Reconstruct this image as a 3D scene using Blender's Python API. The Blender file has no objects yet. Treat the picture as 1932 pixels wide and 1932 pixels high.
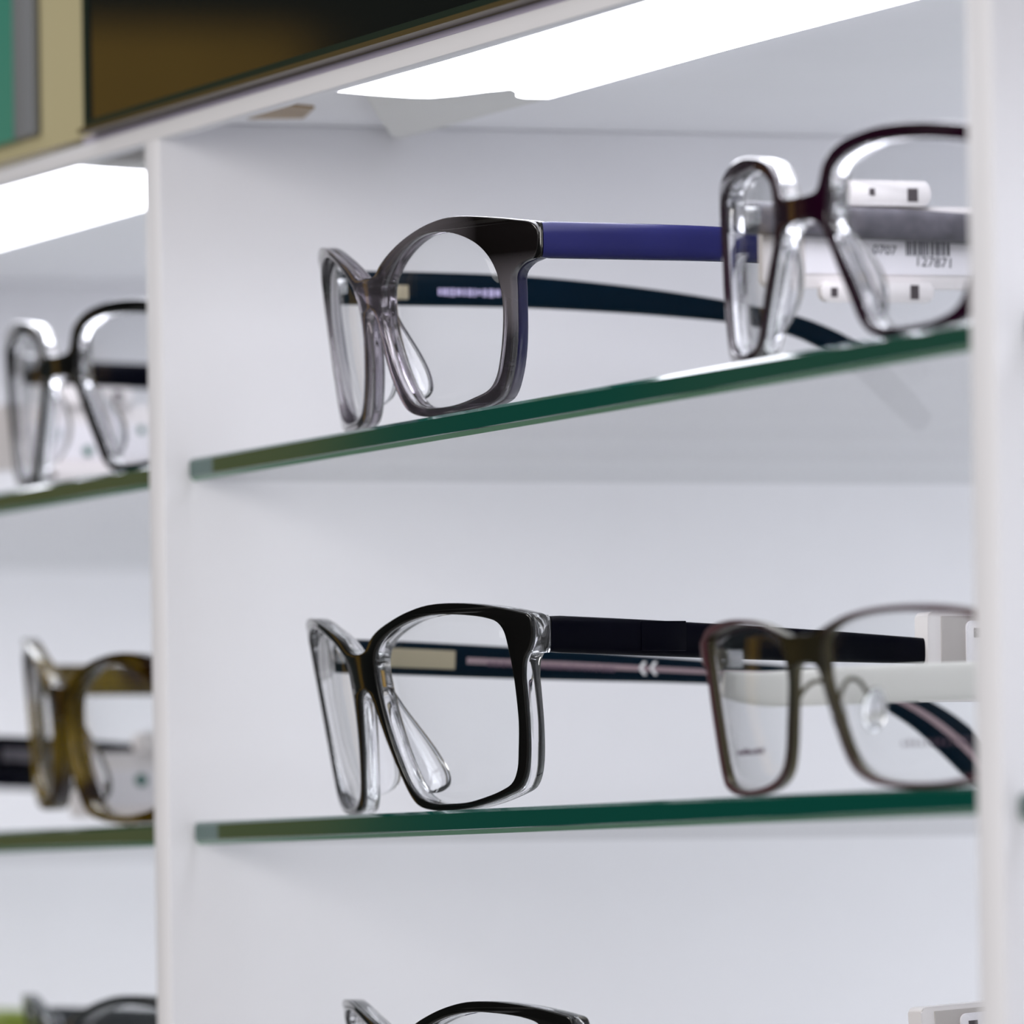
import bpy, bmesh, math, random
from mathutils import Vector, Matrix
random.seed(7)
C = bpy.context.scene.collection
SC = bpy.context.scene

# ------------------------------------------------------------------ camera
PHI = math.radians(20.328)
s_, c_ = math.sin(PHI), math.cos(PHI)
FW = Vector((-c_, s_, 0)); RT = Vector((s_, c_, 0)); UPZ = Vector((0, 0, 1))
S = .0146; cs = math.sqrt(1 - S * S)
cam_d = bpy.data.cameras.new('camera'); cam = bpy.data.objects.new('camera', cam_d); C.objects.link(cam)
cam_d.sensor_width = 36; cam_d.sensor_fit = 'HORIZONTAL'; cam_d.lens = 298.137
cam_d.shift_x = -747.54 * S / 1932; cam_d.shift_y = 747.54 * cs / 1932
ax = RT * cs - UPZ * S; ay = RT * S + UPZ * cs; az = -FW
m = Matrix((ax, ay, az)).transposed().to_4x4(); m.translation = Vector((1.85145, -.60085, -.10282))
cam.matrix_world = m
cam_d.clip_start = .05; cam_d.clip_end = 50
cam_d.dof.use_dof = True; cam_d.dof.focus_distance = 1.77; cam_d.dof.aperture_fstop = 298.1 / 17.0
SC.camera = cam

# ------------------------------------------------------------------ world, added fill lamps, exposure
w = bpy.data.worlds.new('shop_ambient'); SC.world = w; w.use_nodes = True
w.node_tree.nodes['Background'].inputs[0].default_value = (.88, .87, .88, 1)
w.node_tree.nodes['Background'].inputs[1].default_value = .42
def area(name, loc, target, sx, sy, power, col):
    l = bpy.data.lights.new(name, 'AREA'); l.shape = 'RECTANGLE'; l.size = sx; l.size_y = sy; l.energy = power; l.color = col
    o = bpy.data.objects.new(name, l); C.objects.link(o); o.location = loc
    o.rotation_euler = (Vector(target) - Vector(loc)).to_track_quat('-Z', 'Y').to_euler(); return o
area('side_fill', (1.7, -1.7, .32), (.2, 0, -.1), 1.1, 1.1, 7, (1, .97, .94))  # added fill lamp at front right, evens out the side walls
area('front_fill', (.22, -2.2, .5), (.1, 0, -.05), .8, .8, 18.5, (1, .97, .935))  # added fill lamp that brightens the front faces
SC.view_settings.view_transform = 'Standard'; SC.view_settings.look = 'None'
SC.view_settings.gamma = 1; SC.view_settings.use_curve_mapping = False
SC.view_settings.exposure = 0.43
SC.cycles.transparent_max_bounces = 24
SC.cycles.max_bounces = 16
TUBE = 5.5     # radiance of the cabinet strip lights

# ------------------------------------------------------------------ materials
def mat(name):
    m = bpy.data.materials.new(name); m.use_nodes = True
    nt = m.node_tree; return m, nt, nt.nodes['Principled BSDF']
def pbr(name, col, rough=.4, metal=0, trans=0, ior=1.5, coat=0, noise=0, nscale=60, spec=.5, bump=0):
    m, nt, b = mat(name)
    b.inputs['Base Color'].default_value = (*col, 1); b.inputs['Roughness'].default_value = rough
    b.inputs['Metallic'].default_value = metal; b.inputs['Transmission Weight'].default_value = trans
    b.inputs['IOR'].default_value = ior; b.inputs['Coat Weight'].default_value = coat
    b.inputs['Specular IOR Level'].default_value = spec
    if noise or bump:
        tc = nt.nodes.new('ShaderNodeTexCoord'); n = nt.nodes.new('ShaderNodeTexNoise'); n.inputs['Scale'].default_value = nscale
        n.inputs['Detail'].default_value = 4
        nt.links.new(tc.outputs['Object'], n.inputs['Vector'])
        if noise:
            r = nt.nodes.new('ShaderNodeValToRGB')
            r.color_ramp.elements[0].position = .3; r.color_ramp.elements[1].position = .7
            r.color_ramp.elements[0].color = (*[c * (1 - noise) for c in col], 1)
            r.color_ramp.elements[1].color = (*[min(1, c * (1 + noise)) for c in col], 1)
            nt.links.new(n.outputs['Fac'], r.inputs[0]); nt.links.new(r.outputs[0], b.inputs['Base Color'])
        if bump:
            bp = nt.nodes.new('ShaderNodeBump'); bp.inputs['Strength'].default_value = bump; bp.inputs['Distance'].default_value = .001
            nt.links.new(n.outputs['Fac'], bp.inputs['Height']); nt.links.new(bp.outputs[0], b.inputs['Normal'])
    return m
def thin_glass(name, tint, ior=1.5, rough=.01):
    m, nt, b = mat(name); nt.nodes.remove(b)
    out = nt.nodes['Material Output']
    t = nt.nodes.new('ShaderNodeBsdfTransparent'); t.inputs[0].default_value = (*tint, 1)
    g = nt.nodes.new('ShaderNodeBsdfGlossy'); g.inputs['Roughness'].default_value = rough
    f = nt.nodes.new('ShaderNodeFresnel')
    ge = nt.nodes.new('ShaderNodeNewGeometry'); mr = nt.nodes.new('ShaderNodeMapRange')   # same sheet reflectance from either side
    mr.inputs['To Min'].default_value = ior; mr.inputs['To Max'].default_value = 1 / ior
    nt.links.new(ge.outputs['Backfacing'], mr.inputs['Value']); nt.links.new(mr.outputs[0], f.inputs['IOR'])
    mx = nt.nodes.new('ShaderNodeMixShader')
    nt.links.new(f.outputs[0], mx.inputs[0]); nt.links.new(t.outputs[0], mx.inputs[1]); nt.links.new(g.outputs[0], mx.inputs[2])
    nt.links.new(mx.outputs[0], out.inputs[0]); return m
def emit(name, col, strength):
    m, nt, b = mat(name)
    b.inputs['Base Color'].default_value = (.9, .9, .9, 1)
    b.inputs['Emission Color'].default_value = (*col, 1); b.inputs['Emission Strength'].default_value = strength
    return m
def fade_acetate(name, dark, light, trans_light, rough=.08, xr=(.010, .050), zr=(.016, .034)):
    """acetate that fades from a dark brow and outer corner to a smoky see-through lower rim"""
    m, nt, b = mat(name)
    N = nt.nodes.new; L = nt.links.new
    tc = N('ShaderNodeTexCoord'); sp = N('ShaderNodeSeparateXYZ'); L(tc.outputs['Object'], sp.inputs[0])
    ab = N('ShaderNodeMath'); ab.operation = 'ABSOLUTE'; L(sp.outputs[0], ab.inputs[0])
    a1 = N('ShaderNodeMapRange'); a1.inputs['From Min'].default_value = xr[0]; a1.inputs['From Max'].default_value = xr[1]; L(ab.outputs[0], a1.inputs['Value'])
    a2 = N('ShaderNodeMapRange'); a2.inputs['From Min'].default_value = zr[0]; a2.inputs['From Max'].default_value = zr[1]; L(sp.outputs[2], a2.inputs['Value'])
    mu = N('ShaderNodeMath'); mu.operation = 'MULTIPLY'; L(a1.outputs[0], mu.inputs[0]); L(a2.outputs[0], mu.inputs[1])
    mc = N('ShaderNodeMix'); mc.data_type = 'RGBA'; L(mu.outputs[0], mc.inputs['Factor'])
    mc.inputs['A'].default_value = (*light, 1); mc.inputs['B'].default_value = (*dark, 1); L(mc.outputs['Result'], b.inputs['Base Color'])
    tr = N('ShaderNodeMapRange'); tr.inputs['To Min'].default_value = trans_light; tr.inputs['To Max'].default_value = 0; L(mu.outputs[0], tr.inputs['Value'])
    L(tr.outputs[0], b.inputs['Transmission Weight'])
    b.inputs['Roughness'].default_value = rough; b.inputs['IOR'].default_value = 1.49
    return m
def tortoise(name, a, bcol, trans):
    m, nt, b = mat(name); N = nt.nodes.new; L = nt.links.new
    tc = N('ShaderNodeTexCoord'); n = N('ShaderNodeTexNoise'); n.inputs['Scale'].default_value = 48; n.inputs['Detail'].default_value = 2
    L(tc.outputs['Object'], n.inputs['Vector'])
    r = N('ShaderNodeValToRGB'); r.color_ramp.elements[0].position = .40; r.color_ramp.elements[1].position = .56
    r.color_ramp.elements[0].color = (*bcol, 1); r.color_ramp.elements[1].color = (*a, 1)
    L(n.outputs['Fac'], r.inputs[0]); L(r.outputs[0], b.inputs['Base Color'])
    b.inputs['Transmission Weight'].default_value = trans; b.inputs['Roughness'].default_value = .06; b.inputs['IOR'].default_value = 1.49
    return m
def woodmat(name, c1, c2):
    m, nt, b = mat(name); N = nt.nodes.new; L = nt.links.new
    tc = N('ShaderNodeTexCoord'); mp = N('ShaderNodeMapping'); mp.inputs['Scale'].default_value = (14, 14, .8); L(tc.outputs['Object'], mp.inputs[0])
    n = N('ShaderNodeTexNoise'); n.inputs['Scale'].default_value = 3; n.inputs['Detail'].default_value = 6; L(mp.outputs[0], n.inputs['Vector'])
    r = N('ShaderNodeValToRGB'); r.color_ramp.elements[0].position = .35; r.color_ramp.elements[1].position = .65
    r.color_ramp.elements[0].color = (*c1, 1); r.color_ramp.elements[1].color = (*c2, 1)
    L(n.outputs['Fac'], r.inputs[0]); L(r.outputs[0], b.inputs['Base Color']); b.inputs['Roughness'].default_value = .45
    return m

M = dict(
    laminate=pbr('white_laminate', (.79, .785, .825), .38, noise=.01, nscale=25),
    cream=pbr('cream_laminate', (.46, .41, .245), .45, noise=.02, nscale=25),
    shelfglass=thin_glass('shelf_glass', (.978, .988, .984), 1.5, .006),
    shelfedge=pbr('green_glass_edge', (.0006, .058, .042), .07, ior=1.5),
    shelfarris=pbr('ground_glass_arris', (.10, .22, .15), .25, ior=1.5),
    lens=thin_glass('clear_lens', (.975, .98, .98), 1.22, .01),
    tube=emit('lit_diffuser', (.91, .92, 1.0), TUBE),
    opal=emit('added_back_glow', (.92, .935, 1.0), .62),  # added glow for the unseen back panel
    cap=pbr('light_grey_plastic', (.62, .61, .59), .4),
    signblack=pbr('black_gloss_acrylic', (.004, .0045, .004), .05, ior=1.5),
    signframe=pbr('dark_green_metal', (.006, .018, .013), .3),
    signlip=pbr('bronze_strip', (.07, .05, .018), .35),
    alu=pbr('satin_aluminium', (.46, .43, .56), .35),
    teal=pbr('teal_acrylic', (.045, .25, .19), .25),
    greyframe=pbr('grey_metal', (.20, .21, .23), .4),
    barewood=woodmat('bare_chipboard', (.26, .17, .08), (.36, .25, .13)),
    black=pbr('black_acetate', (.004, .004, .004), .12, noise=.2),
    plum=pbr('dark_plum_acetate', (.012, .001, .008), .10, noise=.2),
    crystal=pbr('clear_acetate', (.95, .95, .97), .03, trans=1, ior=1.47),
    smoke=fade_acetate('smoke_fade_acetate', (.005, .004, .004), (.34, .31, .34), .96),
    smokeback=fade_acetate('navy_smoke_back_layer', (.010, .010, .040), (.34, .31, .35), .96, xr=(.044, .056), zr=(-.03, -.02)),
    navy=pbr('navy_satin_temple', (.010, .0105, .056), .25, spec=.12, noise=.1),
    tealnavy=pbr('dark_teal_temple', (.0006, .0055, .012), .3, spec=.06, noise=.1),
    navyblack=pbr('blue_black_temple', (.0006, .0006, .003), .3, spec=.06),
    pink=pbr('dusty_pink_stripe', (.24, .17, .19), .35),
    beige=pbr('beige_core', (.30, .26, .18), .35),
    greytemple=pbr('grey_mottled_temple', (.085, .08, .095), .35, noise=.3, nscale=300),
    taupe=pbr('taupe_metal', (.10, .088, .055), .28, metal=.75),
    maroon=fade_acetate('maroon_enamel', (.050, .004, .010), (.011, .009, .003), 0, rough=.35, xr=(.008, .024), zr=(-.03, -.02)),
    whitetemple=pbr('white_satin_temple', (.80, .79, .76), .35),
    amber=tortoise('amber_tortoise', (.22, .145, .005), (.018, .005, .002), .6),
    grey=pbr('grey_acetate', (.05, .055, .06), .12, trans=.25),
    olive=pbr('olive_temple', (.20, .26, .035), .3),
    steel=pbr('steel', (.55, .55, .56), .25, metal=1),
    tag=pbr('white_plastic', (.70, .665, .67), .4),
    taggrey=pbr('grey_plastic_recess', (.42, .39, .38), .45),
    paper=pbr('white_label_paper', (.72, .70, .74), .5),
    ink=pbr('black_ink', (.01, .01, .02), .6),
    lilacink=pbr('lilac_print', (.40, .35, .55), .4),
    whiteink=pbr('white_print', (.70, .70, .72), .4),
    greenink=pbr('green_ink', (.01, .11, .08), .5),
    hole=pbr('dark_slot', (.05, .04, .045), .6),
    purpleink=pbr('purple_grey_print', (.10, .06, .09), .5),
)

# ------------------------------------------------------------------ mesh helpers
def obj(name, bm, m, parent=None, smooth=40, kind=None, label=None):
    bmesh.ops.remove_doubles(bm, verts=bm.verts, dist=1e-7)
    bmesh.ops.recalc_face_normals(bm, faces=bm.faces)
    if smooth:
        for f in bm.faces: f.smooth = True
        a = math.radians(smooth)
        for e in bm.edges:
            if len(e.link_faces) == 2 and e.calc_face_angle(0) > a: e.smooth = False
    me = bpy.data.meshes.new(name); bm.to_mesh(me); bm.free()
    o = bpy.data.objects.new(name, me); C.objects.link(o); me.materials.append(m)
    if parent: o.parent = parent
    if kind: o['kind'] = kind
    if label: o['label'] = label
    return o
def tag(o, label, cat, group=None):
    o['label'] = label; o['category'] = cat
    if group: o['group'] = group
    return o
def thing(name, label, cat, loc=(0, 0, 0), group=None):
    o = bpy.data.objects.new(name, None); C.objects.link(o); o.location = loc; o.empty_display_size = .02
    return tag(o, label, cat, group)
def box(bm, x0, x1, y0, y1, z0, z1, bev=0, seg=2):
    r = bmesh.ops.create_cube(bm, size=1)
    for v in r['verts']:
        v.co = Vector(((x0 + x1) / 2 + v.co.x * (x1 - x0), (y0 + y1) / 2 + v.co.y * (y1 - y0), (z0 + z1) / 2 + v.co.z * (z1 - z0)))
    if bev:
        es = list({e for v in r['verts'] for e in v.link_edges})
        bmesh.ops.bevel(bm, geom=es, offset=bev, segments=seg, affect='EDGES', profile=.5)
    return bm
def bx(*a, **k): return box(bmesh.new(), *a, **k)
def prism(pts, y0, y1, axis='y', bev=0):
    """closed polygon pts (a,b) extruded; axis y: (x,z) along y, axis z: (x,y) along z, axis x: (y,z) along x"""
    bm = bmesh.new()
    def P(a, b, t): return {'y': (a, t, b), 'z': (a, b, t), 'x': (t, a, b)}[axis]
    lo = [bm.verts.new(P(a, b, y0)) for a, b in pts]; hi = [bm.verts.new(P(a, b, y1)) for a, b in pts]
    n = len(pts)
    bm.faces.new(lo); bm.faces.new(hi[::-1])
    for i in range(n): bm.faces.new((lo[i], lo[(i + 1) % n], hi[(i + 1) % n], hi[i]))
    if bev: bmesh.ops.bevel(bm, geom=list(bm.edges), offset=bev, segments=2, affect='EDGES', profile=.5)
    return bm
def rrect(a0, a1, b0, b1, r, n=5):
    out = []
    for cx, cy, q in ((a1 - r, b1 - r, 0), (a0 + r, b1 - r, 1), (a0 + r, b0 + r, 2), (a1 - r, b0 + r, 3)):
        for i in range(n + 1):
            t = (q + i / n) * math.pi / 2; out.append((cx + r * math.cos(t), cy + r * math.sin(t)))
    return out
def loft(rings, bm=None, cap=True):
    bm = bm or bmesh.new()
    R = [[bm.verts.new(p) for p in r] for r in rings]; n = len(R[0])
    for a, b in zip(R[:-1], R[1:]):
        for i in range(n): bm.faces.new((a[i], a[(i + 1) % n], b[(i + 1) % n], b[i]))
    if cap: bm.faces.new(R[0][::-1]); bm.faces.new(R[-1])
    return bm
def tube(pts, r, n=10, bm=None):
    pts = [Vector(p) for p in pts]; rings = []
    for i, p in enumerate(pts):
        d = (pts[min(i + 1, len(pts) - 1)] - pts[max(i - 1, 0)]).normalized()
        u = d.cross(Vector((0, 0, 1)));  u = (u if u.length > .05 else d.cross(Vector((1, 0, 0)))).normalized(); v = d.cross(u)
        rings.append([p + (u * math.cos(2 * math.pi * k / n) + v * math.sin(2 * math.pi * k / n)) * r for k in range(n)])
    return loft(rings, bm)
def catmull(P, closed=True, n=6):
    out = []; L = len(P)
    rng = range(L) if closed else range(L - 1)
    for i in rng:
        p = [P[(i + k) % L] if closed else P[min(max(i + k, 0), L - 1)] for k in (-1, 0, 1, 2)]
        # centripetal spacing keeps corners clean
        t = [0]
        for a, b in zip(p[:-1], p[1:]): t.append(t[-1] + max(math.dist(a, b), 1e-9) ** .5)
        for k in range(n):
            x = t[1] + (t[2] - t[1]) * k / n
            def li(a, b, ta, tb): return tuple(((tb - x) * u + (x - ta) * v) / (tb - ta) if tb > ta else u for u, v in zip(a, b))
            a1 = li(p[0], p[1], t[0], t[1]); a2 = li(p[1], p[2], t[1], t[2]); a3 = li(p[2], p[3], t[2], t[3])
            b1 = li(a1, a2, t[0], t[2]); b2 = li(a2, a3, t[1], t[3]); out.append(li(b1, b2, t[1], t[2]))
    if not closed: out.append(P[-1])
    return out

# ------------------------------------------------------------------ shop surroundings (reflected in glass and gloss)
st = lambda o: o.__setitem__('kind', 'structure')
st(obj('floor', bx(-3.2, 4.2, -3.4, .32, -1.32, -1.30), pbr('grey_floor_tile', (.30, .29, .27), .3, noise=.1, nscale=3)))
st(obj('wall_left', bx(-3.2, -3.0, -3.4, .32, -1.30, 1.4), pbr('dark_shop_wall', (.006, .018, .015), .6, noise=.1, nscale=3)))
st(obj('trim_1', bx(-2.995, -2.95, -1.06, -.76, -1.30, .425), woodmat('warm_wood_panelling', (.48, .27, .010), (.68, .40, .028))))
st(obj('trim_2', bx(-2.995, -2.96, -1.85, -1.27, .09, .36), woodmat('reflected_dark_panel', (.13, .075, .012), (.20, .11, .02))))  # unseen panel added for the upper shelf edge to reflect
st(obj('wall_front', bx(-3.0, .9, -3.4, -3.2, -1.30, 1.4), pbr('dark_shop_wall_front', (.030, .030, .030), .6, noise=.1, nscale=3)))

# ------------------------------------------------------------------ display cabinet
ZT, ZB = .0785, -.62                         # underside of top board, bottom of the case
cab = thing('display_cabinet', 'white laminate display cabinet with upright partitions between bays of glass shelves', 'cabinet')
PX = ((-.4876, -.4763), (-.0113, 0), (.465, .4767), (.9417, .953))
def part_bm(a, b): return bx(a, b, 0, .30, ZB, ZT, bev=.0007)
obj('partition', part_bm(*PX[1]), M['laminate'], cab)
for a, b in (PX[0], PX[2], PX[3]): obj('partition', part_bm(a, b), M['laminate'], cab)
obj('back_panel', bx(-.49, .955, .3, .308, ZB, .30), M['opal'], cab, label='back panel with an added glow')  # its glow is added to light the cabinet walls evenly
obj('base_board', bx(-.49, .955, 0, .3, ZB - .02, ZB), M['laminate'], cab)
obj('top_board', bx(-.49, .955, .004, .3, ZT, .0865), M['laminate'], cab)
obj('valance', bx(-.49, .955, -.0003, .004, .0747, .0786, bev=.0004), M['laminate'], cab)
obj('metal_strip', bx(-.058, .955, .0, .004, .0786, .0801, bev=.0002), M['alu'], cab)
obj('fascia', bx(-.49, .955, .0, .012, .0801, .30), M['cream'], cab, label='cream fascia board above the bays')
obj('bare_patch', prism([(.018, .0155), (.052, .0125), (.046, .022), (.022, .0275)], .0779, .0785, 'z'), M['barewood'], cab, label='bare brown board patch on the ceiling')

sg = thing('sign_panel', 'glossy black sign panel with dark thin frame mounted above the middle bay', 'sign', (0, 0, .0812))
obj('panel', bx(-.0405, .955, -.0036, -.0005, .0015, .20), M['signblack'], sg)
obj('side_frame', bx(-.0440, -.0405, -.0042, -.0005, 0, .20), M['signframe'], sg)
obj('bottom_frame', bx(-.0405, .955, -.0042, -.0005, 0, .0015), M['signframe'], sg)
obj('lip', bx(-.0475, .955, -.0045, -.0003, -.0011, 0), M['signlip'], sg, label='bronze lip under the sign')
ts = thing('side_sign', 'teal panel in a grey metal frame at the top left corner', 'sign', (0, 0, .085))
obj('panel', bx(-.42, -.1060, -.002, -.0005, .002, .20), M['teal'], ts)
obj('frame', bx(-.1060, -.0905, -.0024, -.0005, -.001, .20, bev=.0006), M['greyframe'], ts)
obj('frame', bx(-.42, -.1060, -.0024, -.0005, -.001, .002), M['teal'], ts)

# strip light in each bay: lit diffuser with a grey mitred end cap at either end
def strip_light(x0, label, yr=.0587):
    t = thing('strip_light', label, 'light', (x0, 0, ZT), 'strip lights under the cabinet top')
    W = .465; z1 = -.0004
    def prof(y): # convex underside
        u = (y - .006) / (yr - .006); return -.0026 - .0022 * math.sin(math.pi * min(max(u, 0), 1)) * .5
    ys = [.006 + (yr - .006) * i / 14 for i in range(15)]; LX = .104
    K = ((0, .104), (.028, .104), (.034, .114), (.0385, .127), (.042, .123), (.049, .104), (.07, .092))
    def xl(y):   # left end of glow: across the tube, then the lit reflector made emissive
        for (a, p), (b, q) in zip(K[:-1], K[1:]):
            if y <= b: return p + (q - p) * (y - a) / (b - a)
    xr = lambda y: W - .074
    bm = bmesh.new(); lo = []; hi = []
    for y in ys:
        lo.append([bm.verts.new((xl(y) + (xr(y) - xl(y)) * k / 6, y, prof(y))) for k in range(7)])
        hi.append([bm.verts.new((xl(y) + (xr(y) - xl(y)) * k / 6, y, z1)) for k in range(7)])
    for j in range(14):
        for k in range(6):
            bm.faces.new((lo[j][k], lo[j][k + 1], lo[j + 1][k + 1], lo[j + 1][k])); bm.faces.new((hi[j][k], hi[j + 1][k], hi[j + 1][k + 1], hi[j][k + 1]))
        for k in (0, 6): bm.faces.new((lo[j][k], lo[j + 1][k], hi[j + 1][k], hi[j][k]))
    for j in (0, 14):
        for k in range(6): bm.faces.new((lo[j][k], lo[j][k + 1], hi[j][k + 1], hi[j][k]))
    obj('diffuser', bm, M['tube'], t)
    for side in (0, 1):
        bm = bmesh.new(); rows = []
        for y in ys:
            u = (y - .006) / (yr - .006)
            a = max(.0006, min(.1030, .104 * (1 - (y - .0138) / .0437))) if side == 0 else W - .060 * (1 - u) ** .9 - .0006
            b = xl(y) - .0003 if side == 0 else xr(y) + .0003
            rows.append((bm.verts.new((a, y, prof(y))), bm.verts.new((b, y, prof(y))), bm.verts.new((b, y, z1)), bm.verts.new((a, y, z1))))
        for p, q in zip(rows[:-1], rows[1:]):
            for k in range(4): bm.faces.new((p[k], p[(k + 1) % 4], q[(k + 1) % 4], q[k]))
        bm.faces.new(rows[0]); bm.faces.new(rows[-1][::-1])
        obj('end_cap', bm, M['cap'], t)
    return t
strip_light(0, 'glowing white strip light above the smoky navy glasses')
strip_light(-.4763, 'glowing white strip light at the left, behind the partition')
strip_light(.4767, 'glowing white strip light of the bay beyond the right partition')

# glass shelves: clear pane with a polished green front edge and a ground lower arris
def shelf(x0, x1, ytop, z, label, t=.0052):
    s = thing('glass_shelf', label, 'shelf', (x0, ytop, z), 'glass shelves of the cabinet')
    W = x1 - x0
    obj('pane', bx(0, W, .0012, .29, -t, 0), M['shelfglass'], s)
    obj('polished_edge', prism([(.0007, 0), (.0012, 0), (.0012, -t + .0009), (.0003, -t + .0009), (0, -t + .0011), (0, -.0007)], .0, W, 'x'), M['shelfedge'], s, label='dark green polished front edge')
    obj('arris', prism([(.0003, -t + .0009), (.0012, -t + .0009), (.0012, -t), (.0009, -t)], 0, W, 'x'), M['shelfarris'], s)
    return s
Z1, Z2, Z3 = .0014, -.0820, -.1655
YS = .006
for x0, x1, names in ((.0008, .4642, ('under the smoky navy pair', 'under the black and clear pair', 'at the bottom of the middle bay')),
                      (-.4755, -.0121, ('under the black pair, left of the partition', 'under the amber pair, left of the partition', 'at the bottom of the left bay'))):
    for z, nm in zip((Z1, Z2, Z3), names): shelf(x0, x1, YS, z, 'green edged clear glass shelf ' + nm)
shelf(.4775, .9409, YS, Z1, 'green edged clear glass shelf beyond the right partition, upper one')
shelf(.4775, .9409, .0030, Z2 - .0018, 'green edged clear glass shelf beyond the right partition, its end just in view')

# ------------------------------------------------------------------ spectacles
MM = .001
OUT1 = [(0, 33), (3, 32.8), (5.5, 33.2), (8.7, 34.8), (13.1, 36.6), (20.5, 39), (28.5, 41), (35.4, 42.2), (42.9, 42.7), (53.6, 41.8), (62.4, 40.6), (66.6, 39.8), (68.2, 38.6), (68.2, 35.6), (66.6, 32.8), (62, 31.4), (59.4, 29.5), (58.7, 26), (56.8, 15.9), (54.3, 9.2), (51, 4.6), (46.9, 3), (34.7, 1.9), (28, 1.6), (20.9, 1.9), (15.7, 2.8), (12.5, 4.2), (9.6, 7.1), (6.8, 11.5), (4.9, 16.5), (3.8, 21), (2.6, 24), (1.2, 25.6), (0, 26)]
INN1 = [(9.4, 30.9), (14.4, 34.4), (21.2, 37.4), (27.9, 39.3), (32.8, 39.9), (39.1, 39.7), (44.7, 38.5), (49.7, 36.3), (52.8, 33.6), (54.6, 30.4), (55.3, 26.9), (55.2, 22.8), (54.1, 17.8), (52.3, 12.7), (50.2, 8.7), (47.4, 6.3), (41.6, 4.8), (35.3, 3.8), (28.6, 3.5), (21.5, 3.9), (17.2, 5), (14.1, 7.5), (11.2, 11.2), (8.7, 16.2), (7.2, 20.9), (7.1, 24.8), (7.8, 28.2)]
OUT3 = [(0, 35.6), (4.6, 36.2), (8.5, 38.3), (12.8, 40), (20.2, 41.9), (28.4, 43.6), (37.5, 44.8), (46.7, 44.9), (54.8, 44.3), (62.2, 43.3), (67.8, 42.2), (69.8, 41.6), (70.3, 40.4), (69.7, 36.8), (68.3, 34.4), (66.4, 32.4), (65.2, 29), (64.8, 26.1), (63.8, 19.2), (62.2, 12.4), (60.5, 8.4), (58.2, 5.9), (53.5, 4.3), (45.2, 2.6), (35.7, 1.6), (25.4, 1.6), (18.2, 2.8), (15.1, 5.1), (11.5, 10.4), (7.7, 17.2), (5.4, 22.5), (3.8, 26), (1.9, 27.6), (0, 28)]
INN3 = [(9.5, 34.8), (11.8, 36.8), (17.5, 39.1), (26.1, 41.2), (33.4, 42.3), (40, 42.7), (45.9, 42.5), (51.4, 42.1), (56.6, 41.4), (60.2, 40.3), (61.7, 38.5), (62.2, 34.7), (62.3, 29.6), (61.9, 24.4), (61.2, 19.3), (59.8, 14.2), (58.2, 9.7), (55.9, 7), (51.7, 5.4), (45.7, 4.1), (39.4, 3.2), (32.9, 3), (26, 3.2), (21.1, 4.1), (17.2, 6.1), (14.5, 9.3), (11.3, 15.7), (9.1, 22.5), (8.3, 28.5), (8.4, 32.4)]
OUT2 = [(0, 30.3), (5, 30.3), (9.2, 31), (10.8, 33), (12.2, 35.2), (15.3, 37.5), (21, 39.2), (28.8, 40.2), (34.9, 40.6), (46, 40.3), (56, 39.2), (62, 38.2), (66.3, 36.6), (67.5, 34), (67, 29), (65.5, 20), (63, 11), (59, 4.5), (52, 1.9), (42, 1.3), (33, 1.4), (28.3, 2.4), (24.6, 4.8), (21.1, 9.5), (16.8, 15.3), (12.2, 21.8), (9, 24.4), (5, 25.4), (0, 25.5)]
INN2 = [(13.6, 30.8), (14.2, 33.4), (17.2, 35.4), (22.1, 36.8), (28.6, 37.6), (34.7, 37.8), (45.7, 37.3), (55.8, 36.2), (60.8, 35.2), (63, 33.2), (63.4, 29), (62, 20), (59.5, 11.4), (56, 6), (50, 3.9), (42, 3.2), (34, 3.3), (29.8, 3.7), (27.2, 5), (25.4, 6.9), (23.1, 10.1), (20.2, 14.2), (17.1, 18.2), (13.9, 22.4), (12.8, 25.7), (13.1, 28.2)]
OUT4 = [(0, 31), (5, 30.9), (8, 31.4), (14.1, 32.9), (19.8, 34), (29.4, 34.9), (40.9, 35.1), (51.4, 34.6), (59, 33.6), (63, 32.4), (66, 31.4), (66, 27.6), (63, 26.4), (62.1, 18), (60.6, 8.5), (58.5, 4), (54.6, 2.5), (47.5, 1.5), (36.3, 1.3), (27.5, 1.8), (20, 3.1), (15, 5.5), (12, 9.5), (9.8, 14.6), (7.7, 19.8), (6.4, 23.5), (4.5, 25.3), (0, 25.6)]
INN4 = [(8.6, 25.9), (9.3, 29.3), (12.3, 31.2), (17.5, 32.6), (26.1, 33.6), (37.9, 33.8), (48.6, 33.2), (58, 32.2), (60.3, 31), (60.8, 27), (60.3, 18), (59, 9.2), (57.4, 5.2), (54.3, 3.8), (47.5, 2.8), (36.6, 2.6), (27.9, 3.1), (20.7, 4.4), (16.2, 6.6), (13.6, 9.9), (11.4, 14.8), (9.2, 19.8), (8.2, 23)]

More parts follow.
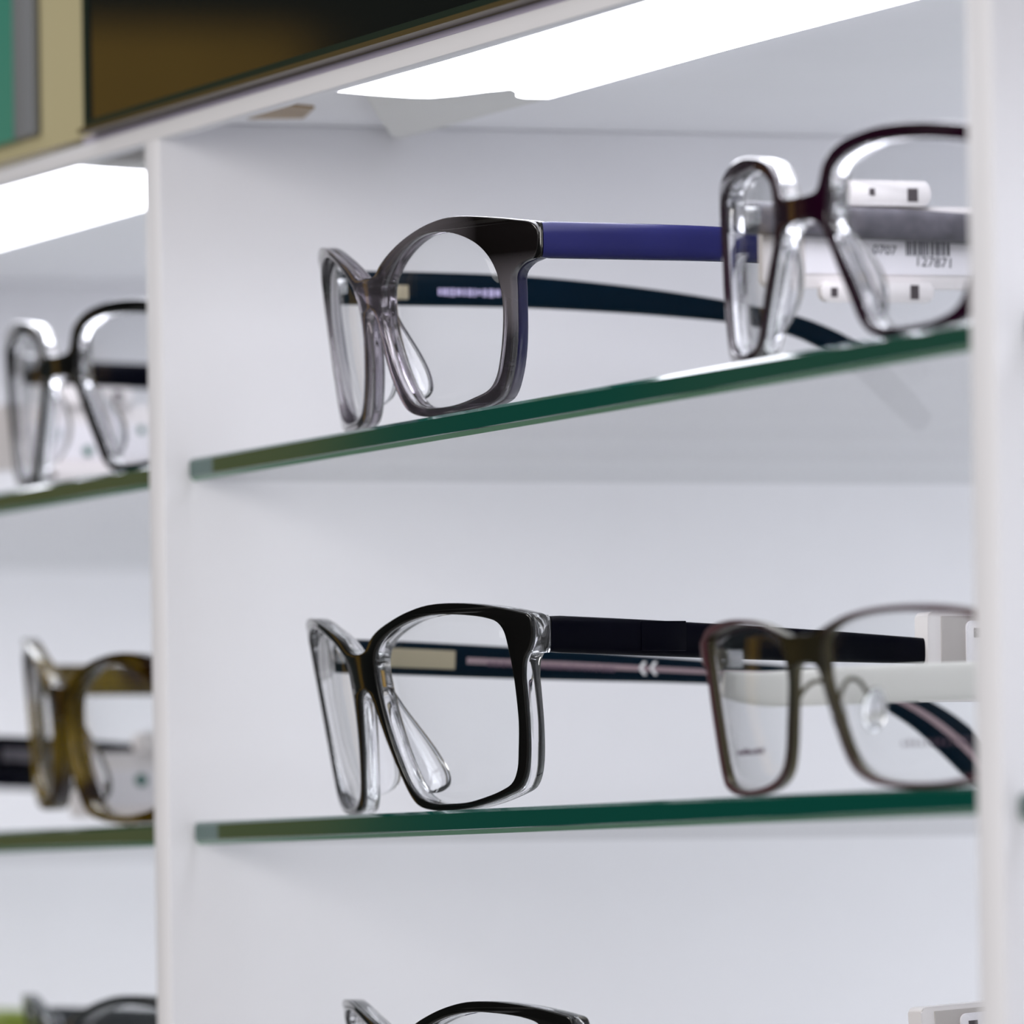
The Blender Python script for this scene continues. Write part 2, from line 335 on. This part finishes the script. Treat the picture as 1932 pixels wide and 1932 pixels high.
def full_outline(half, n=4):
    """the right half runs from the bridge top round to the bridge bottom; mirror it into one closed loop"""
    h = catmull(half, closed=False, n=n)
    left = [(-x, z) for x, z in h[::-1]]
    return h + left[1:-1]
def bend(p, g, dy=0):
    x, z = p; return Vector((x * MM, (x * x / (2 * g['R']) - g['t'] * z + g.get('yaw', 0) * x + dy) * MM, z * MM))
def slab(outer, holes, g, y0, y1, bev=.35):
    """flat ring with holes, rounded edges, then bent to the frame's face curve (mm)"""
    cu = bpy.data.curves.new('tmp', 'CURVE'); cu.dimensions = '2D'; cu.fill_mode = 'BOTH'
    for loop in [outer] + holes:
        sp = cu.splines.new('POLY'); sp.points.add(len(loop) - 1); sp.use_cyclic_u = True
        for q, (x, z) in zip(sp.points, loop): q.co = (x, z, 0, 1)
    cu.extrude = (y1 - y0) / 2 - bev; cu.bevel_depth = bev; cu.bevel_resolution = 1; cu.offset = -bev
    ob = bpy.data.objects.new('tmp', cu); C.objects.link(ob)
    dg = bpy.context.evaluated_depsgraph_get(); me = bpy.data.meshes.new_from_object(ob.evaluated_get(dg))
    bm = bmesh.new(); bm.from_mesh(me)
    bpy.data.objects.remove(ob); bpy.data.curves.remove(cu); bpy.data.meshes.remove(me)
    mid = (y0 + y1) / 2
    for v in bm.verts: v.co = bend((v.co.x, v.co.y), g, mid - v.co.z)
    bmesh.ops.remove_doubles(bm, verts=bm.verts, dist=2e-6)
    return bm
def lens_bm(loop, g, y, th=1.1):
    cx = sum(p[0] for p in loop) / len(loop); cz = sum(p[1] for p in loop) / len(loop)
    bm = bmesh.new(); n = len(loop); ks = (1, .8, .6, .4, .2)
    def sheet(off):
        rings = [[bm.verts.new(bend((cx + (x - cx) * k, cz + (z - cz) * k), g, y + off - 1.6 * (1 - k * k))) for x, z in loop] for k in ks]
        for a, b in zip(rings[:-1], rings[1:]):
            for i in range(n): bm.faces.new((a[i], a[(i + 1) % n], b[(i + 1) % n], b[i]))
        c = bm.verts.new(bend((cx, cz), g, y + off - 1.6))
        for i in range(n): bm.faces.new((rings[-1][i], rings[-1][(i + 1) % n], c))
        return rings[0]
    a = sheet(0); b = sheet(th)
    for i in range(n): bm.faces.new((a[i], a[(i + 1) % n], b[(i + 1) % n], b[i]))
    return bm
def section(cx, cy, cz, d, th, h, n=16, p=3.2):
    """rounded-rectangle ring of thickness th (x) and height h, perpendicular to direction d in the YZ plane"""
    nrm = Vector((0, -d.z, d.y)); out = []
    for k in range(n):
        a = 2 * math.pi * (k + .5) / n; ca, sa = math.cos(a), math.sin(a)
        ex = math.copysign(abs(ca) ** (2 / p), ca) * th / 2; ez = math.copysign(abs(sa) ** (2 / p), sa) * h / 2
        out.append(Vector((cx + ex, cy, cz)) + nrm * ez)
    return out
def temple_rings(side, xh, path, th, n=4, y_from=None, y_to=None, hk=1, splay=.02):
    """path: (y, z, height) in mm from hinge to ear tip"""
    pts = catmull(path, closed=False, n=n); yb = path[0][0]
    if y_from is not None: pts = [p for p in pts if y_from <= p[0] <= y_to]
    rings = []
    for i, p in enumerate(pts):
        a, b = pts[max(i - 1, 0)], pts[min(i + 1, len(pts) - 1)]
        d = Vector((0, b[0] - a[0], b[1] - a[1])).normalized()
        k = 1.0
        x = side * (xh - splay * (p[0] - yb) * .5)
        if i == 0 and y_from is None: k = .96
        if i == len(pts) - 1 and y_from is None: k = .55
        rings.append([v * MM for v in section(x, p[0], p[1], d, th * (k if k < .9 else 1), p[2] * hk * k)])
    return rings
def nose_fin(g, side, pts, depth, y0):
    """clear pad fin growing backwards out of the nasal rim"""
    P = catmull(pts, closed=False, n=5); rings = []; n = len(P)
    for i, (x, z) in enumerate(P):
        u = i / (n - 1); w = .4 + depth * math.sin(math.pi * min(1, max(0, u)) ** 1.35) ** .8
        ring = []
        for k in range(12):
            a = 2 * math.pi * k / 12
            xx = x + math.cos(a) * .95 + .16 * w * (.5 + .5 * math.sin(a)); yy = y0 + w / 2 * (1 + math.sin(a))
            b = bend((side * xx, z), g, yy); ring.append(b)
        rings.append(ring)
    return loft(rings)

def spectacles(name, label, loc, g):
    t = thing(name, label, 'glasses', loc, 'spectacles on the glass shelves')
    out = full_outline(g['out']); inn = catmull(g['inn'], n=4); innL = [(-x, z) for x, z in inn]
    y = 0
    layers = g['layers']        # (part name, thickness, material, part label)
    for nm, th, m, lb in layers:
        obj(nm, slab(out, [inn, innL], g, y, y + th, bev=min(.35, th * .3)), m, t, smooth=50, label=lb); y += th
    depth = y
    grow = lambda L: [((x - 32) * 1.01 + 32, (z - 21) * 1.01 + 21) for x, z in L]
    for s in (1, -1):
        loop = [(s * x, z) for x, z in grow(inn)]
        ln = obj('lens', lens_bm(loop, g, depth * .5), M['lens'], t, smooth=0)
        for f in ln.data.polygons: f.use_smooth = True
        if g.get('fin'): obj('nose_pad', nose_fin(g, s, g['fin'], g.get('find', 5), depth * .6), g['finmat'], t, smooth=60)
    hz, hx, hh = g['hinge']      # height, x, temple height at the hinge
    for s in (1, -1):
        yf = bend((s * (hx - 4), hz), g).y / MM; yh = bend((s * hx, hz), g).y / MM
        ys = yf + depth * .5; ye = yh + g.get('endlen', 5)
        th = g['th']
        path = []
        for k in range(7):       # end piece sweeps from the corner of the front back to the hinge
            u = k / 6; path.append((s * (hx - 4 + 4 * math.sin(u * math.pi / 2)) , ys + (ye - ys) * (1 - math.cos(u * math.pi / 2)) , hz))
        rings = []
        for k, (x, yy, z) in enumerate(path):
            rings.append([v * MM for v in section(x, yy, z, Vector((0, 1, 0)), th * 1.05, hh * 1.0)])
        obj('end_piece', loft(rings), g['endmat'], t, smooth=50)
        obj('hinge', bx(s * (hx - 2.6 - (1 if s > 0 else -1) * 0) * MM - .0011, s * (hx - 2.6) * MM + .0011, (ye - .2) * MM, (ye + 3.2) * MM, (hz - 1.7) * MM, (hz + 1.7) * MM, bev=.0003), M['steel'], t)
        tp = [(ye + .25 + p[0], p[1], p[2]) for p in g['temple']]
        m = g['templemat'][0 if s > 0 else 1]
        te = obj('temple', loft(temple_rings(s, hx, tp, th)), m, t, smooth=50)
        if g.get('extra'): g['extra'](te, s, hx, tp, th, g)
    # rest: spec
    return t

def dots(name, parent, m, items, kind='stuff'):
    bm = bmesh.new()
    for b in items: box(bm, *b)
    return obj(name, bm, m, parent, smooth=0, kind=kind)

# --- smoky grey pair with navy temples (upper shelf, left)
def extra1(te, s, hx, tp, th, g):
    if s > 0: return
    x = (-(hx) + th / 2) * MM
    y0 = tp[0][0]
    rnd = random.Random(3); it = []
    yy = y0 + 25
    while yy < y0 + 40:       # worn lilac lettering on the inside of the temple
        w_ = rnd.uniform(.5, 1.4); h = rnd.uniform(.7, 1.2)
        it.append((x + .00010, x + (.01 * (yy - y0) + .12) * MM, yy * MM, (yy + w_) * MM, (35.7 - h - .012 * (yy - y0)) * MM, (35.9 + h * .4 - .012 * (yy - y0)) * MM)); yy += w_ + rnd.uniform(.25, .5)
    dots('temple_print', te, M['lilacink'], it)
    obj('core_mark', bx(x - .0002, x + .00032, (y0 + 12) * MM, (y0 + 18) * MM, .0334, .0366, bev=.0002), M['beige'], te)
g1 = dict(out=OUT1, inn=INN1, R=160, t=.13, layers=[('frame_front', 1.6, M['smoke'], 'smoky front layer with dark brow'), ('frame_back', 2.2, M['smokeback'], 'back layer fading to navy at the side')],
          hinge=(36.0, 67.2, 7.6), th=3.4, endlen=1.2, endmat=M['black'], templemat=(M['navy'], M['tealnavy']),
          temple=[(0, 36.0, 7.7), (20, 35.9, 7.6), (42, 35.6, 7.3), (62, 34.6, 6.6), (82, 33.0, 5.6), (100, 30.8, 4.6), (114, 27.6, 4.8), (126, 21.5, 6.2), (136, 13.0, 6.6), (143, 6.0, 5.2)],
          fin=[(6.6, 26), (6.2, 22), (7.2, 17), (9.4, 12), (12.2, 8), (14.5, 6)], find=5.2, finmat=M['crystal'], extra=extra1)
spectacles('spectacles', 'smoky grey acetate spectacles with navy temples on the upper glass shelf', (.135, .0065, Z1 - .0015), g1)

# --- plum and clear pair (upper shelf, right)
g2 = dict(out=OUT2, inn=INN2, R=200, t=.03, layers=[('frame_front', 1.4, M['plum'], 'dark plum front layer'), ('frame_back', 3.4, M['crystal'], 'clear back layer')],
          hinge=(32.0, 66.6, 7.2), th=3.2, endlen=4, endmat=M['crystal'], templemat=(M['greytemple'], M['greytemple']),
          temple=[(0, 32.0, 6.6), (20, 31.3, 6.4), (42, 30.6, 6.2), (70, 29.0, 5.8), (95, 26.5, 5.2), (112, 20, 5.8), (126, 10, 6), (132, 5.2, 5)],
          fin=[(12.4, 25.5), (13.2, 22.5), (16, 18.4), (19.2, 14), (22.4, 9.6), (25.5, 5.5)], find=4.6, finmat=M['crystal'])
spectacles('spectacles', 'clear spectacles with a dark plum front, beside the right partition on the upper shelf', (.3712, .0065, Z1 - .0011), g2)

# --- black on clear pair (second shelf, left)
def extra3(te, s, hx, tp, th, g):
    y0 = tp[0][0]
    if s < 0:
        st_ = loft(temple_rings(s, hx - th / 2 + .03, tp, .36, y_from=y0 + 26, y_to=y0 + 170, hk=.20))
        obj('stripe', st_, M['pink'], te)
        # two chevrons printed on the inner face
        for k in (0, 2.6):
            bm = bmesh.new(); x = (-(hx - .02 * 46 * .5) + th / 2) * MM
            yb = (y0 + 72 + k) * MM; zc = .0344
            for sg in (1, -1):
                r = [[Vector((x + dx, yb + a, zc + sg * b)) for dx, a, b in ((.0000, 0, -.0001), (.0007, 0, -.0001), (.0007, .0007, -.0001), (.0000, .0007, -.0001))],
                     [Vector((x + dx, yb + a, zc + sg * b)) for dx, a, b in ((.0000, .0012, .0015), (.0007, .0012, .0015), (.0007, .0019, .0015), (.0000, .0019, .0015))]]
                loft(r, bm)
            obj('chevron', bm, M['whiteink'], te)
        obj('core_window', loft(temple_rings(s, hx - th / 2 + .05, tp, .3, y_from=y0 + 8, y_to=y0 + 31, hk=.56, n=8)), M['beige'], te)
        rnd = random.Random(5); it = []; yy = y0 + 36
        while yy < y0 + 66:
            w_ = rnd.uniform(.4, 1.2); x = (-(hx - .02 * (yy - y0) * .5) + th / 2) * MM; zz = 37.3 - .048 * (yy - y0)
            it.append((x, x + .0006, yy * MM, (yy + w_) * MM, (zz - .5) * MM, (zz + .4) * MM)); yy += w_ + rnd.uniform(.3, .7)
        dots('temple_print', te, M['purpleink'], it)
    else:
        x = (hx + th / 2) * MM
        obj('inlay', bx(x - .0011, x + .00012, (y0 + 20) * MM, (y0 + 30) * MM, .0340, .0402, bev=.0001), M['navyblack'], te)
g3 = dict(out=OUT3, inn=INN3, R=170, t=.18, layers=[('frame_front', 1.1, M['black'], 'black front layer'), ('frame_back', 3.0, M['crystal'], 'clear back layer')],
          hinge=(37.6, 68.6, 7.9), th=3.4, endlen=4.6, endmat=M['crystal'], templemat=(M['navyblack'], M['tealnavy']),
          temple=[(0, 37.6, 7.8), (20, 36.8, 7.6), (42, 35.8, 7.2), (62, 34.9, 6.6), (84, 33.8, 5.6), (110, 32.2, 5.0), (128, 29.6, 5.4), (140, 24.6, 7.2), (150, 17.6, 9.2), (158, 9.6, 8.4), (161, 6.5, 6)],
          fin=[(8, 28.5), (8.6, 23), (11, 16.5), (14, 10.5), (16.8, 7), (19, 5.4)], find=7, finmat=M['crystal'], extra=extra3)
spectacles('spectacles', 'black fronted clear spectacles with wide black temples on the second shelf', (.1322, .0065, Z2 - .0015), g3)

# --- thin metal pair with white temples (second shelf, right)
g4 = dict(out=OUT4, inn=[((x - 35) * 1.011 + 35, (z - 18) * 1.013 + 18) for x, z in INN4], R=250, t=.12, yaw=.04, layers=[('frame_front', .7, M['maroon'], 'maroon enamel face with olive bridge'), ('frame_back', 1.7, M['taupe'], 'taupe metal rim')],
          hinge=(28.4, 65.4, 4.2), th=1.6, endlen=4, endmat=M['taupe'], templemat=(M['whitetemple'], M['whitetemple']),
          temple=[(0, 23.6, 5.2), (8, 22.6, 6.8), (22, 23.0, 7.4), (50, 24.0, 7.6), (80, 24.2, 7), (105, 22, 6), (122, 15, 6), (134, 7, 5)])
sp4 = spectacles('spectacles', 'thin taupe metal spectacles with white temples, beside the right partition on the second shelf', (.3763, .0065, Z2 - .0012), g4)
for s in (1, -1):          # nose pads on bent wire arms
    def B(x, z, dy): return bend((s * x, z), g4, dy)
    arm = catmull([tuple(B(9.6, 18.5, 2.0)), tuple(B(8.8, 20.8, 3.4)), tuple(B(7.8, 22.4, 5.4)), tuple(B(7.3, 22.0, 7.6)), tuple(B(7.6, 19.2, 9.0))], closed=False, n=5)
    ar = obj('pad_arm', tube(arm, .00045, 8), M['taupe'], sp4, smooth=60)
    bm = bmesh.new(); bmesh.ops.create_uvsphere(bm, u_segments=16, v_segments=10, radius=1)
    for v in bm.verts: v.co = Vector((v.co.x * .0010, v.co.y * .0024, v.co.z * .0045))
    bmesh.ops.rotate(bm, verts=bm.verts, cent=(0, 0, 0), matrix=Matrix.Rotation(s * .35, 3, 'Y') @ Matrix.Rotation(-s * .5, 3, 'Z'))
    bmesh.ops.translate(bm, verts=bm.verts, vec=B(8.0, 16.6, 9.6))
    obj('nose_pad', bm, M['crystal'], sp4, smooth=80)
rnd = random.Random(9)
for s in (1, -1):          # worn demo lettering on the lenses
    it = []; x = 36 if s > 0 else 24; z = 9.6
    while x < (56 if s > 0 else 40):
        w_ = rnd.uniform(.5, 1.3); p = bend((s * x, z), g4, .1); it.append((p.x, p.x + w_ * .7 * MM, p.y - .0012, p.y - .0008, p.z - .0004, p.z + rnd.uniform(.0002, .0007))); x += w_ + 1.1
    dots('lens_print', sp4, M['purpleink'], it)

# --- pairs of the left bay and the bottom shelves
g5 = dict(yaw=.02, out=[(x * 1.02, z * 1.03) for x, z in OUT2], inn=[(x * 1.02, z * 1.03) for x, z in INN2], R=240, t=.06, layers=[('frame_front', 1.6, M['black'], 'black front layer'), ('frame_back', 2.6, M['crystal'], 'clear back layer')],
          hinge=(34, 68, 7.2), th=3.2, endlen=4, endmat=M['black'], templemat=(M['navyblack'], M['navyblack']), temple=g2['temple'],
          fin=g2['fin'], find=6, finmat=M['crystal'])
spectacles('spectacles', 'black spectacles on the upper shelf left of the partition', (-.0975, .0065, Z1 - .0011), g5)
g6 = dict(g1); g6.update(R=170, t=.10, layers=[('frame_front', 4.4, M['amber'], None)], endmat=M['amber'], templemat=(M['amber'], M['amber']), finmat=M['crystal'], extra=None, hinge=(31.5, 66.5, 7.6), temple=[(y, z - 4.5 if y < 120 else z, h) for y, z, h in g1['temple']])
sp6 = spectacles('spectacles', 'amber tortoiseshell spectacles tilted on the shelf left of the partition', (-.0985, .0065, Z2 + .0012), g6)
sp6.rotation_euler = (0, math.radians(4.2), 0)
g7 = dict(g3); g7.update(layers=[('frame_front', 3.8, M['grey'], None)], endmat=M['grey'], templemat=(M['grey'], M['grey']), extra=None, t=.10)
spectacles('spectacles', 'grey acetate spectacles cut off at the bottom of the left bay', (-.0985, .0065, Z3 - .0015), g7)
g8 = dict(g3); g8.update(extra=None, hinge=(31, 68.2, 7.6), temple=[(0, 31, 7.6), (42, 29, 7.2), (84, 27, 5.6), (110, 25, 5), (128, 21, 5.4), (140, 17, 6.4), (152, 11, 7), (160, 6.5, 6)], templemat=(M['navy'], M['navy']))
spectacles('spectacles', 'black rimmed spectacles cut off at the bottom edge of the middle bay', (.153, .0065, Z3 - .0015), g8)
def extra9(te, s, hx, tp, th, g):
    if s > 0: obj('stripe', loft(temple_rings(s, hx + th / 2 - .05, tp, .34, y_from=tp[0][0] + 1, y_to=tp[0][0] + 100, hk=.34)), M['greytemple'], te)
g9 = dict(g4); g9.update(yaw=0, extra=extra9, hinge=(21, 65.4, 4.2), layers=[('frame_front', 3.0, M['black'], None)], th=3, templemat=(M['navyblack'], M['navyblack']),
          temple=[(0, 21, 9.6), (20, 20, 9.6), (45, 18.5, 8.6), (70, 17, 7.6), (100, 15, 6.6), (120, 10, 6), (130, 6.5, 5)])
spectacles('spectacles', 'spectacles with a wide black temple reaching in behind the amber pair', (-.2600, .0065, Z2 - .0012), g9)
g10 = dict(g1); g10.update(extra=None, layers=[('frame_front', 3.7, M['olive'], None)], endmat=M['olive'], templemat=(M['olive'], M['olive']))
spectacles('spectacles', 'spectacles with an olive green temple at the bottom left corner', (-.2600, .0065, Z3 - .0015), g10)

# ------------------------------------------------------------------ white anti-theft price tags
def text(name, body, size, m, parent, mtx):
    cu = bpy.data.curves.new(name, 'FONT'); cu.body = body; cu.size = size; cu.extrude = .00004; cu.align_x = 'LEFT'
    ob = bpy.data.objects.new('tmp', cu); C.objects.link(ob)
    dg = bpy.context.evaluated_depsgraph_get(); me = bpy.data.meshes.new_from_object(ob.evaluated_get(dg)); me.name = name
    bpy.data.objects.remove(ob); bpy.data.curves.remove(cu)
    me.transform(mtx); me.materials.clear(); me.materials.append(m)
    o = bpy.data.objects.new(name, me); C.objects.link(o); o.parent = parent; return o
# text frame on a face looking towards +x: reading direction +y, up +z
FACE = Matrix(((0, 0, 1, 0), (1, 0, 0, 0), (0, 1, 0, 0), (0, 0, 0, 1)))
def plate_tag(label, loc, printed):
    t = thing('price_tag', label, 'price tag', loc, 'white price tags on the temples')
    obj('plate', prism(rrect(.002, .062, -.0118, .0046, .0015), -.0012, .0012, 'x', bev=.0003), M['tag'], t)
    up = obj('clip', prism(rrect(.0185, .0375, .0045, .0095, .0017), -.0012, .0026, 'x', bev=.0003), M['tag'], t)
    lo = obj('clip', prism(rrect(.0135, .0375, -.0146, -.0106, .0014), .0012, .0034, 'x', bev=.0003), M['tag'], t)
    for par, y, z, w_, h, xf in ((up, .0325, .0067, .0022, .0026, .0026), (up, .0243, .0072, .0012, .0014, .0026), (lo, .0325, -.0126, .0018, .0028, .0034), (lo, .0155, -.0128, .0014, .0018, .0034)):
        obj('slot', bx(xf - .0004, xf + .00012, y, y + w_, z - h / 2, z + h / 2), M['hole'], par, smooth=0)
    lb = obj('label_sticker', bx(.0012, .0014, .0110, .0600, -.0090, .0000), M['paper'], t, smooth=0)
    if printed:
        r = Matrix.Rotation(math.radians(-2.5), 4, 'X')
        text('printed_code', 'EA  0707', .0026, M['ink'], lb, Matrix.Translation((.00142, .0208, -.0047)) @ r @ FACE)
        text('printed_number', '127871', .0028, M['ink'], lb, Matrix.Translation((.00142, .0343, -.0072)) @ r @ FACE)
        it = []; rr = random.Random(4); y = .0325
        while y < .0420:
            w_ = rr.uniform(.0002, .0006); it.append((.0014, .00147, y, y + w_, -.0052, -.0012)); y += w_ + rr.uniform(.0002, .0005)
        dots('barcode', lb, M['ink'], it)
    else:
        rr = random.Random(8)
        for (y, z, r_) in ((.020, -.0025, .0016), (.026, -.0068, .0013), (.034, -.004, .0012), (.040, -.0015, .0010)):
            bm = bmesh.new(); bmesh.ops.create_cone(bm, segments=12, radius1=r_, radius2=r_, depth=.0002, cap_ends=True)
            bmesh.ops.rotate(bm, verts=bm.verts, cent=(0, 0, 0), matrix=Matrix.Rotation(math.pi / 2, 3, 'Y')); bmesh.ops.translate(bm, verts=bm.verts, vec=(.0015, y, z))
            obj('green_mark', bm, M['greenink'], lb, smooth=0)
    return t
plate_tag('white price tag with printed numbers, on the temple of the plum and clear pair', (.3712 - .0688, .0240, Z1 + .0291), True)
plate_tag('white price tag with green marks, behind the black pair left of the partition', (-.0975 - .0695, .0080, Z1 + .0180), False)
plate_tag('white price tag with green marks, behind the amber pair', (-.0985 - .0695, .0270, Z2 + .0150), False)
def box_tag(label, loc, rot):
    t = thing('price_tag', label, 'price tag', loc, 'white price tags on the temples'); t.rotation_euler = (rot, 0, 0)
    obj('body', prism(rrect(0, .034, -.0130, .0060, .0012), -.0036, .0034, 'x', bev=.0004), M['tag'], t)
    obj('recess', bx(.0028, .0038, .0030, .0320, -.0105, .0050, bev=.0001), M['taggrey'], t)
    obj('inset_panel', prism(rrect(.0085, .0300, -.0095, .0040, .0014), .0036, .0044, 'x', bev=.0002), M['paper'], t)
    obj('slot', bx(.0042, .0046, .0102, .0122, .0004, .0024), M['hole'], t, smooth=0)
    return t
box_tag('white box tag on the black temple of the black fronted pair', (.1322 + .0675, .1030, Z2 + .0346), 0)
box_tag('white box tag just showing at the bottom, near the right partition', (.2192, .0922, Z3 + .0347), math.radians(4))
